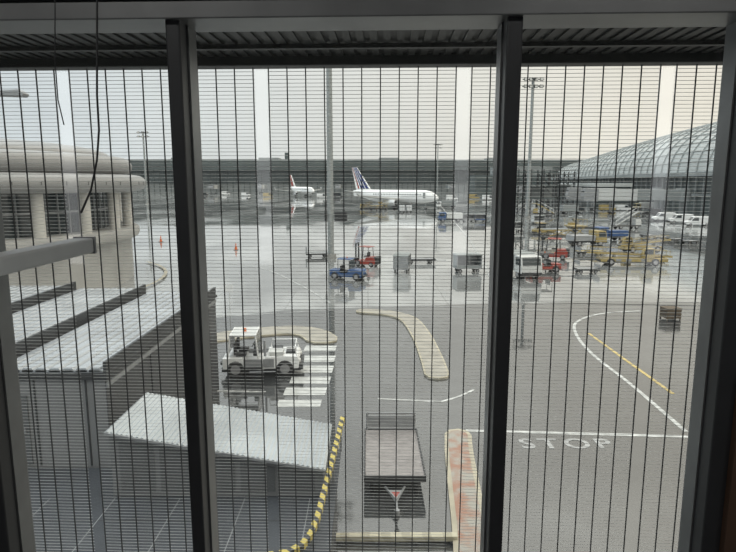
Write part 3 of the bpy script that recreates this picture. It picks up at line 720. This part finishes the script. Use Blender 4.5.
for k, (px, py) in enumerate([(402, 212.5), (409, 212.5)]):
    x, y, _ = g0(px, py)
    flat_dolly(['container trolley nearer the aircraft wing', 'container trolley nearer the aircraft nose'][k], (x, y, 0), .1, m_grey, 1.8, 1.7, .5, 0)
    uld(['silver cargo container on the trolley nearer the wing', 'silver cargo container on the trolley nearer the nose'][k], (x, y, .545), .1, m_pale)
far = [(186, 196, 'w'), (204, 195.5, 'd'), (226, 195, 'w'), (246, 196, 'w'), (268, 197, 'y'), (322, 198, 'w'), (338, 197, 'd'), (452, 200, 'w'), (474, 199, 'y'), (488, 200, 'w')]
near_to = ['at the far left end below the long terminal', 'second from the left below the long terminal', 'third from the left below the long terminal', 'left of the yellow far van', 'left of the distant airliner',
           'just right of the distant airliner', 'just left of the big aircraft tail', 'right of the big aircraft nose', 'left of the right mullion', 'at the right mullion']
for (px, py, c), nt_ in zip(far, near_to):
    van({'w': 'white', 'd': 'dark', 'y': 'yellow'}[c]+' tiny far van '+nt_, g0(px, py), random.uniform(-.2, .2), {'w': m_white, 'd': m_dark, 'y': m_yellow}[c], 'far vans', 6.0, 2.6)

cr_ = gr(670, 319)
t = thing('crate', 'dark brown slatted crate standing alone on the right of the road', 'crate', cr_, .1)
mb = MB()
for z in (.12, .34, .56): mb.box(-.5, .5, -.42, -.39, z, z+.16).box(-.5, .5, .39, .42, z, z+.16).box(-.5, -.47, -.42, .42, z, z+.16).box(.47, .5, -.42, .42, z, z+.16)
mb.build('slats', m_wood, t)
for x in (-.45, .45):
    for y in (-.37, .37): MB().box(x-.04, x+.04, y-.04, y+.04, 0, .76).build('corner_post', m_wood, t)
MB().box(-.52, .52, -.44, .44, .74, .79).build('lid', m_wood, t)
MB().box(-.46, .46, -.38, .38, .1, .7).build('contents', m_dark, t)

for px, py, lb in ((161, 242, 'orange traffic cone alone on the apron left of the left mullion'), (236, 250, 'orange traffic cone on the apron right of the left mullion')):
    t = thing('traffic_cone', lb, 'cone', g0(px, py), 0, 'traffic cones')
    MB().box(-.28, .28, -.28, .28, 0, .06).build('base', m_dark, t)
    MB().cyl((0, 0, .06), (0, 0, .95), .2, .04).build('cone', m_orange, t)
    MB().cyl((0, 0, .45), (0, 0, .62), .125, .1).build('band', m_white, t)

def sign(label, loc, h, w_, hh, mat, rz=0):
    t = thing('road_sign', label, 'sign', loc, rz)
    MB().cyl((0, 0, 0), (0, 0, h), .045, n=8).build('post', m_pale, t)
    MB().box(-w_/2, w_/2, -.07, -.045, h-hh, h).build('panel', mat, t, .01)
    return t
sign('small white sign on a post beside the road right of the left mullion', gr(230, 312), 2.0, .55, .6, m_white)
sign('green sign on a pale post in front of the round terminal wall', (-20.2, 33.5, .012), 3.0, .5, .9, m_green)

# ------------------------------------------------------------------ masts
def mast(label, loc, h, r, arms, sign_z=None):
    t = thing('light_mast', label, 'light mast', loc)
    MB().cyl((0, 0, .5), (0, 0, h), r, r*.8, 16).build('pole', m_mast, t, 0, True)
    MB().cyl((0, 0, 0), (0, 0, .5), r*1.7, r*1.6, 16).build('base', m_conc2, t)
    MB().cyl((0, 0, h-.3), (0, 0, h), 1.0, 1.0, 12).build('head_ring', m_dark, t)
    for row in range(2):
        for k in range(arms):
            x = (k-(arms-1)/2)*(5.2/arms); z = h-.2-row*1.7
            o = MB().box(x-.42, x+.42, -.75, -.3, z-.4, z+.4).build('floodlight', m_dark, t, .05)
            MB().box(x-.35, x+.35, -.78, -.75, z-.33, z+.33).build('lens', m_lamp, o)
        MB().box(-2.7, 2.7, -.3, -.15, h-.3-row*1.7, h-.1-row*1.7).build('crossbar', m_dark, t)
    if sign_z:
        MB().box(.5, 2.0, -.3, -.12, sign_z-.55, sign_z+.55).build('stand_sign', m_dark, t, .02)
        MB().box(-.7, -.45, -.3, -.12, sign_z-.5, sign_z+.5).build('junction_box', m_dark, t, .02)
        MB().box(-.6, .7, -.12, .1, sign_z-.1, sign_z+.1).build('sign_bracket', m_grey, t)
    return t
p = G(331, 258); mast('tall grey light mast with a dark sign, in the centre bay', (p.x, p.y, 0), 34, .38, 4, 5.0)
p = D(528, 200, 150); mast('thin light mast with floodlight cluster, in the right bay', (p.x, 150, 0), 34.5, .45, 4)
p = D(147, 200, 250); mast('distant light mast right of the round terminal', (p.x, 250, 0), 30, .4, 3)
p = D(437, 200, 330); mast('very distant thin light mast above the long terminal roof', (p.x, 330, 0), 30, .3, 2)
lp = thing('street_lamp', 'grey lamp arm reaching in from the left edge near the canopy', 'lamp', (-21, 30, 0.012))
MB().cyl((0, 0, 0), (0, 0, 13.5), .16, .1).build('pole', m_grey, lp)
MB().tube([(0, 0, 13.3), (1.6, 0, 13.45), (3.0, 0, 13.4)], .07).build('arm', m_grey, lp)
MB().prof([(2.4, 13.25), (3.9, 13.2), (4.0, 13.35), (3.7, 13.55), (2.5, 13.5)], -.25, .25).build('lamp_head', m_grey, lp, .05)

# dark steel gantries behind the right mullion and before the vault
def gantry(label, loc, rz):
    gt = thing('access_gantry', label, 'gantry', loc, rz, 'dark steel gantries at the gates')
    for x in (-6, -2, 2, 6):
        for y in (-2.5, 2.5): MB().box(x-.2, x+.2, y-.2, y+.2, 0, 13).build('post', m_dark, gt)
    for z in (4, 8, 12): MB().box(-6.4, 6.4, -2.9, 2.9, z, z+.3).build('platform', m_teal, gt)
    for y in (-2.7, 2.7):
        for z in (0, 4, 8): MB().tube([(-6, y, z+.2), (-2, y, z+4)], .12).tube([(2, y, z+4), (6, y, z+.2)], .12).build('brace', m_dark, gt)
    for z in (4.3, 8.3, 12.3): MB().tube([(-6.3, -2.8, z+1.1), (6.3, -2.8, z+1.1)], .06).tube([(-6.3, -2.8, z), (-6.3, -2.8, z+1.1)], .06).tube([(6.3, -2.8, z), (6.3, -2.8, z+1.1)], .06).build('railing', m_dark, gt)
    MB().box(-2, 6.3, 1, 2.3, 4.3, 7.9).build('cabin', m_hazegrey, gt)
    return gt
gantry('dark steel access gantry with platforms beside the thin right light mast', (51.5, 182, 0), .1)
gantry('dark steel access gantry standing just left of the low pier building', (71, 222, 0), .1)

# ------------------------------------------------------------------ round terminal
RC = (-39.5, 51, 0)
rt = thing('round_terminal', 'round concrete terminal with grey curved roof bands and pale columns, at left', 'building', RC)
MB().lathe([(17.3, 0), (17.3, 3.6), (17.5, 3.9), (17.95, 4.0), (18.1, 4.3), (18.05, 4.8), (17.6, 4.98), (17.2, 4.95)], 96).build('lower_wall', m_conc, rt, 0, True)
MB().lathe([(15.6, 4.9), (15.6, 8.5)], 96).build('glazing', m_glassdark, rt, 0, True)
def arcprof(rc, zc, ra, rb, a0, a1, n=8): return [(rc+ra*math.cos(a0+(a1-a0)*i/n), zc+rb*math.sin(a0+(a1-a0)*i/n)) for i in range(n+1)]
MB().lathe([(15.5, 8.2)]+arcprof(18.0, 8.95, .95, .75, -PI/2, PI/2)+[(17.3, 9.7)], 96).build('fascia', m_fascia, rt, 0, True)
MB().lathe([(17.2, 9.6)]+arcprof(16.9, 10.5, .85, .8, -PI/2+.3, PI/2)+[(15.8, 11.4)]+arcprof(9.0, 11.4, 6.8, 1.1, .05, PI/2)+[(.1, 12.5)], 96).build('upper_roof', m_fascia2, rt, 0, True)
mb = MB()
for k in range(60):
    a = 2*PI*k/60; c, s = math.cos(a), math.sin(a)
    mb.tube([(18.94*c, 18.94*s, 8.8), (18.94*c, 18.94*s, 9.1)], .03, 4)
mb.build('fascia_joints', m_dark, rt)
for k in range(18):
    a = -PI*.95+k*PI*1.35/17
    MB().cyl((17.2*math.cos(a), 17.2*math.sin(a), 4.9), (17.2*math.cos(a), 17.2*math.sin(a), 8.3), .45, n=16).build('column', m_column, rt, 0, True)
for k in range(60):
    a = -PI+k*PI*1.4/59
    MB().box(-.05, .05, -.05, .05, 4.9, 8.4, Matrix.Translation((15.65*math.cos(a), 15.65*math.sin(a), 0))).build('glazing_bar', m_grey, rt)
MB().lathe([(15.62, 6.6), (15.75, 6.6), (15.75, 6.75), (15.62, 6.75)], 72).build('glazing_transom', m_grey, rt)
strip([(RC[0]+20.3*math.cos(a), RC[1]+20.3*math.sin(a)) for a in [-PI*.75+PI*1.0*k/40 for k in range(41)]], .3, .14, 'round_kerb', m_kerb, ground)

# ------------------------------------------------------------------ long terminal far behind
lt = thing('long_terminal', 'long dark flat-roofed terminal across the far side of the apron', 'building', (-10, 520, 0))
MB().box(-250, 210, 3, 60, 0, 9).build('lower_storey', m_hazegrey, lt)
MB().box(-250, 210, 1, 60, 9, 20).build('glazing', m_tealdark, lt)
MB().box(-252, 212, -4, 62, 20, 27.6).build('roof_band', m_teal, lt)
MB().box(-252, 212, -4.5, 62, 27.6, 28.8).build('roof_edge', m_hazegrey, lt)
MB().box(-252, 212, -4.3, 62, 22.6, 23.2).build('roof_groove', m_dark, lt)
mb = MB()
for k in range(92): mb.box(-250+k*5, -249.4+k*5, .4, 1, 0, 20)
mb.build('facade_fins', m_teal, lt)
for x in (-170, -90, 20, 120): MB().box(x, x+18, 20, 40, 28.8, 31.5).build('roof_plant', m_hazegrey, lt)
MB().box(-66, -63, 20, 24, 28.8, 36).build('stair_tower', m_teal, lt)

def jet_bridge(label, loc, rz, L_=26, group='boarding bridges'):
    t = thing('jet_bridge', label, 'jet bridge', loc, rz, group)
    MB().cyl((0, 0, 3.6), (0, 0, 7.4), 2.0, n=16).build('rotunda', m_hazegrey, t)
    MB().cyl((0, 0, 0), (0, 0, 3.6), .6, n=12).build('column', m_hazegrey, t)
    MB().box(1.2, L_*.55, -1.5, 1.5, 4.0, 7.0).build('inner_tunnel', m_hazegrey, t, .1)
    MB().box(L_*.5, L_-2, -1.75, 1.75, 3.8, 7.2).build('outer_tunnel', m_offwhite, t, .1)
    MB().prof([(L_-2.2, 3.6), (L_+1.5, 3.6), (L_+2, 5), (L_+1.5, 7.4), (L_-2.2, 7.4)], -2, 2).build('cab', m_grey, t, .1)
    MB().box(L_+1.6, L_+1.75, -1.5, 1.5, 5.0, 6.6).build('cab_window', m_glassdark, t)
    for y in (-1.3, 1.3): MB().cyl((L_*.75, y, .7), (L_*.75, y, 4), .25).build('drive_leg', m_grey, t)
    MB().box(L_*.75-.5, L_*.75+.5, -1.7, 1.7, .5, .95).build('drive_beam', m_dark, t)
    for y in (-1.5, 1.5): wheel(t, L_*.75, y, .55, .4)
    return t
jb = jet_bridge('boarding bridge at the far left of the long terminal', (-130, 513, 0), -PI/2)
for x, l in ((-90, 'boarding bridge second from the left on the long terminal'), (-25, 'boarding bridge behind the tall light mast'), (70, 'boarding bridge right of the big aircraft on the long terminal'), (100, 'boarding bridge at the right end of the long terminal')):
    dup(jb, (x, 513, 0), -PI/2, l)

# ------------------------------------------------------------------ curved glass terminal at right
P0, P1 = Vector((88, 105, 0)), Vector((118, 370, 0)); dv = (P1-P0); VL = dv.length; va = math.atan2(dv.y, dv.x)
vt = thing('vaulted_terminal', 'terminal with a long pale curved glass vault roof on the right', 'building', (P0.x, P0.y, 0), va)
VW, VE, VH = 24.0, 12.0, 18.0
def arc(x, k, n=18, sc=1.0):
    a = PI*k/n; u = max(0, (x-.2*VL)/(.8*VL)); hh = VH*(1-.42*u**1.6)
    return (x, -VW+VW*math.cos(a)*sc, VE+hh*math.sin(a)*sc)
mb = MB(); xs_ = [0+VL*i/40 for i in range(41)]
for i in range(40):
    for k in range(18): mb.face([arc(xs_[i], k), arc(xs_[i+1], k), arc(xs_[i+1], k+1), arc(xs_[i], k+1)])
mb.face([arc(VL, k) for k in range(19)])
bmesh.ops.remove_doubles(mb.bm, verts=mb.bm.verts, dist=.02)
mb.build('glass_vault', m_vault, vt, 0, True)
for i in range(0, 41, 1): MB().tube([Vector(arc(xs_[i], k, sc=1.008)) for k in range(0, 19)], .2, 5).build('rib', m_vrib, vt)
for k in range(1, 10, 1): MB().tube([Vector(arc(x, k, sc=1.006)) for x in xs_], .12, 4).build('purlin', m_vrib, vt)
MB().box(0, VL+8, -VW*2, 0, 0, VE-1).build('lower_storey', m_teal, vt)
MB().box(-2, VL+10, -VW*2, 2.5, VE-1.2, VE).build('eave_slab', m_hazegrey, vt)
MB().box(0, VL+8, -.2, .15, 6, VE-1.6).build('glazing', m_tealdark, vt)
mb = MB()
for k in range(54): mb.box(k*5, k*5+.5, .0, .6, 0, VE-1.2)
mb.build('facade_fins', m_hazegrey, vt)
MB().box(0, VL+8, 0, .5, 5.0, 5.8).build('floor_band', m_hazegrey, vt)
pr = thing('pier_building', 'low dark pier building with pale flat roof in front of the glass vault', 'building', (98, 232, 0), va)
MB().box(-30, 30, 4, 15, 0, 7.6).build('walls', m_tealdark, pr)
MB().box(-31, 31, 3.5, 16, 7.6, 8.8).build('roof', m_rib, pr)
MB().box(-30, 30, 15, 15.2, 3.6, 6.8).build('glazing', m_glassdark, pr)
for k in range(7): MB().box(-29.5+k*9.6, -28.7+k*9.6, 15, 15.5, 0, 7.6).build('pillar', m_hazegrey, pr)
for s, l in ((62, 'boarding bridge nearest on the vaulted terminal'), (82, 'boarding bridge second nearest on the vaulted terminal'), (172, 'boarding bridge in the middle of the vaulted terminal, just past the pier building'), (200, 'boarding bridge second past the pier building'), (225, 'boarding bridge third past the pier building'), (252, 'boarding bridge at the far end of the vaulted terminal')):
    q = P0+dv.normalized()*s; nrm = Vector((-dv.y, dv.x, 0)).normalized(); q = q+nrm*5
    dup(jb, (q.x, q.y, 0), va+PI/2, l)
lb = thing('link_building', 'dark stepped link building between the long terminal and the vault', 'building', (88, 405, 0))
MB().box(-14, 40, 0, 30, 0, 14).build('lower_block', m_teal, lb)
MB().box(2, 40, 4, 30, 14, 20).build('upper_block', m_hazegrey, lb)
MB().box(-13, 39, -.2, 0, 6, 11).build('glazing', m_tealdark, lb)

# ------------------------------------------------------------------ aircraft
def airliner(label, loc, rz, sc=1.0, redtail=False):
    t = thing('airliner', label, 'aircraft', loc, rz, 'parked airliners'); t.scale = (sc,)*3
    ZC = 4.2; n = 20
    R = [(16.6, .06, -.55), (16.2, .6, -.42), (15.3, 1.2, -.25), (14, 1.7, -.1), (12, 2.03, 0), (9, 2.08, 0), (0, 2.08, 0), (-6, 2.08, .02), (-9.5, 1.8, .3), (-13, 1.15, .85), (-15.6, .5, 1.35), (-16.6, .15, 1.55)]
    MB().rings([[(x, r*math.cos(2*PI*k/n), ZC+dz+r*math.sin(2*PI*k/n)) for k in range(n)] for x, r, dz in R]).build('fuselage', m_bright, t, 0, True)
    for s in (-1, 1):
        wg = MB().hexa([(3.6, s*1.6, 3.0), (-3.6, s*1.6, 3.0), (-3.6, s*1.6, 3.35), (3.6, s*1.6, 3.55)], [(-3.4, s*16.5, 4.5), (-5.0, s*16.5, 4.5), (-5.0, s*16.5, 4.6), (-3.4, s*16.5, 4.66)]).build('wing', m_offwhite, t)
        MB().hexa([(-3.6, s*16.5, 4.5), (-5, s*16.5, 4.5), (-5, s*16.58, 4.5), (-3.6, s*16.58, 4.5)], [(-4.7, s*16.7, 6.0), (-5.3, s*16.7, 6.0), (-5.3, s*16.75, 6.0), (-4.7, s*16.75, 6.0)]).build('winglet', m_white, wg)
        e = MB().rings([[(x, s*5.6+r*math.cos(2*PI*k/14), 2.2+r*math.sin(2*PI*k/14)) for k in range(14)] for x, r in ((3.9, .85), (3.6, 1.05), (2.0, 1.12), (.2, .85), (-.8, .45))]).build('engine', m_pale, t, 0, True)
        MB().cyl((3.85, s*5.6, 2.2), (3.93, s*5.6, 2.2), .8).build('intake', m_dark, e)
        MB().hexa([(2.4, s*5.5, 3.0), (-.8, s*5.5, 3.0), (-.8, s*5.7, 3.0), (2.4, s*5.7, 3.0)], [(1.2, s*5.5, 3.55), (-1.4, s*5.5, 3.55), (-1.4, s*5.7, 3.55), (1.2, s*5.7, 3.55)]).build('pylon', m_pale, t)
        MB().hexa([(-12.4, s*.6, 5.3), (-15.4, s*.6, 5.3), (-15.4, s*.6, 5.5), (-12.4, s*.6, 5.55)], [(-15.2, s*6.2, 5.9), (-16.5, s*6.2, 5.9), (-16.5, s*6.2, 6.0), (-15.2, s*6.2, 6.0)]).build('tailplane', m_offwhite, t)
        mb = MB()
        for k in range(30):
            x = 11.2-k*.62
            mb.box(x-.13, x+.13, s*2.05-.03, s*2.05+.03, 4.65, 5.0)
        mb.build('cabin_windows', m_glassdark, t)
        MB().box(12.0, 12.8, s*2.0-.05, s*2.0+.03, 3.7, 5.5).build('door', m_hazegrey, t)
        MB().cyl((-1.6, s*3.4, .9), (-1.6, s*3.0, 3.2), .16, n=8).build('main_gear', m_grey, t)
        for o in (-.4, .4): wheel(t, -1.6, s*3.4+o, .58, .4)
    MB().hexa([(15.55, -.9, 4.55), (15.55, .9, 4.55), (15.15, 1.05, 4.95), (15.15, -1.05, 4.95)], [(15.65, -.85, 4.55), (15.65, .85, 4.55), (14.75, .95, 5.12), (14.75, -.95, 5.12)]).build('cockpit_window', m_glassdark, t)
    def fin(pts, w2, nm, mat, par): return MB().prof(pts, -w2, w2).build(nm, mat, par)
    fz0, fz1 = 5.8, 13.9
    def fx(f, z):
        u = (z-fz0)/(fz1-fz0); le = -8.8-6.3*u; te = -15.2-1.9*u; return le+(te-le)*f
    tf = fin([(fx(0, fz0), fz0), (fx(0, fz1), fz1), (fx(1, fz1), fz1), (fx(1, fz0), fz0)], .16, 'tail_fin', m_bright, t)
    bands = ((.10, .30, .0, .22, m_navy), (.36, .50, .30, .48, m_navy), (.56, .66, .56, .70, m_navy), (.74, .84, .80, .94, m_red)) if not redtail else ((.30, .95, .30, .95, m_red),)
    for a0, a1, b0, b1, mt in bands:
        zb = 6.6
        fin([(fx(a0, zb), zb), (fx(b0, fz1-.05), fz1-.05), (fx(b1, fz1-.05), fz1-.05), (fx(a1, zb), zb)], .18, 'tail_stripe', mt, tf)
    MB().cyl((12, 0, .7), (12, 0, 2.4), .12, n=8).build('nose_gear', m_grey, t)
    for o in (-.25, .25): wheel(t, 12, o, .4, .22)
    return t
p = D(394, 200, 205)
airliner('white airliner with blue and red striped tail fin, parked across the apron', (p.x, 205, 0), math.radians(-33), 1.04)
p = D(302, 200, 380)
airliner('small distant white airliner with reddish tail in front of the long terminal', (p.x, 380, 0), math.radians(-57), 1.0, True)
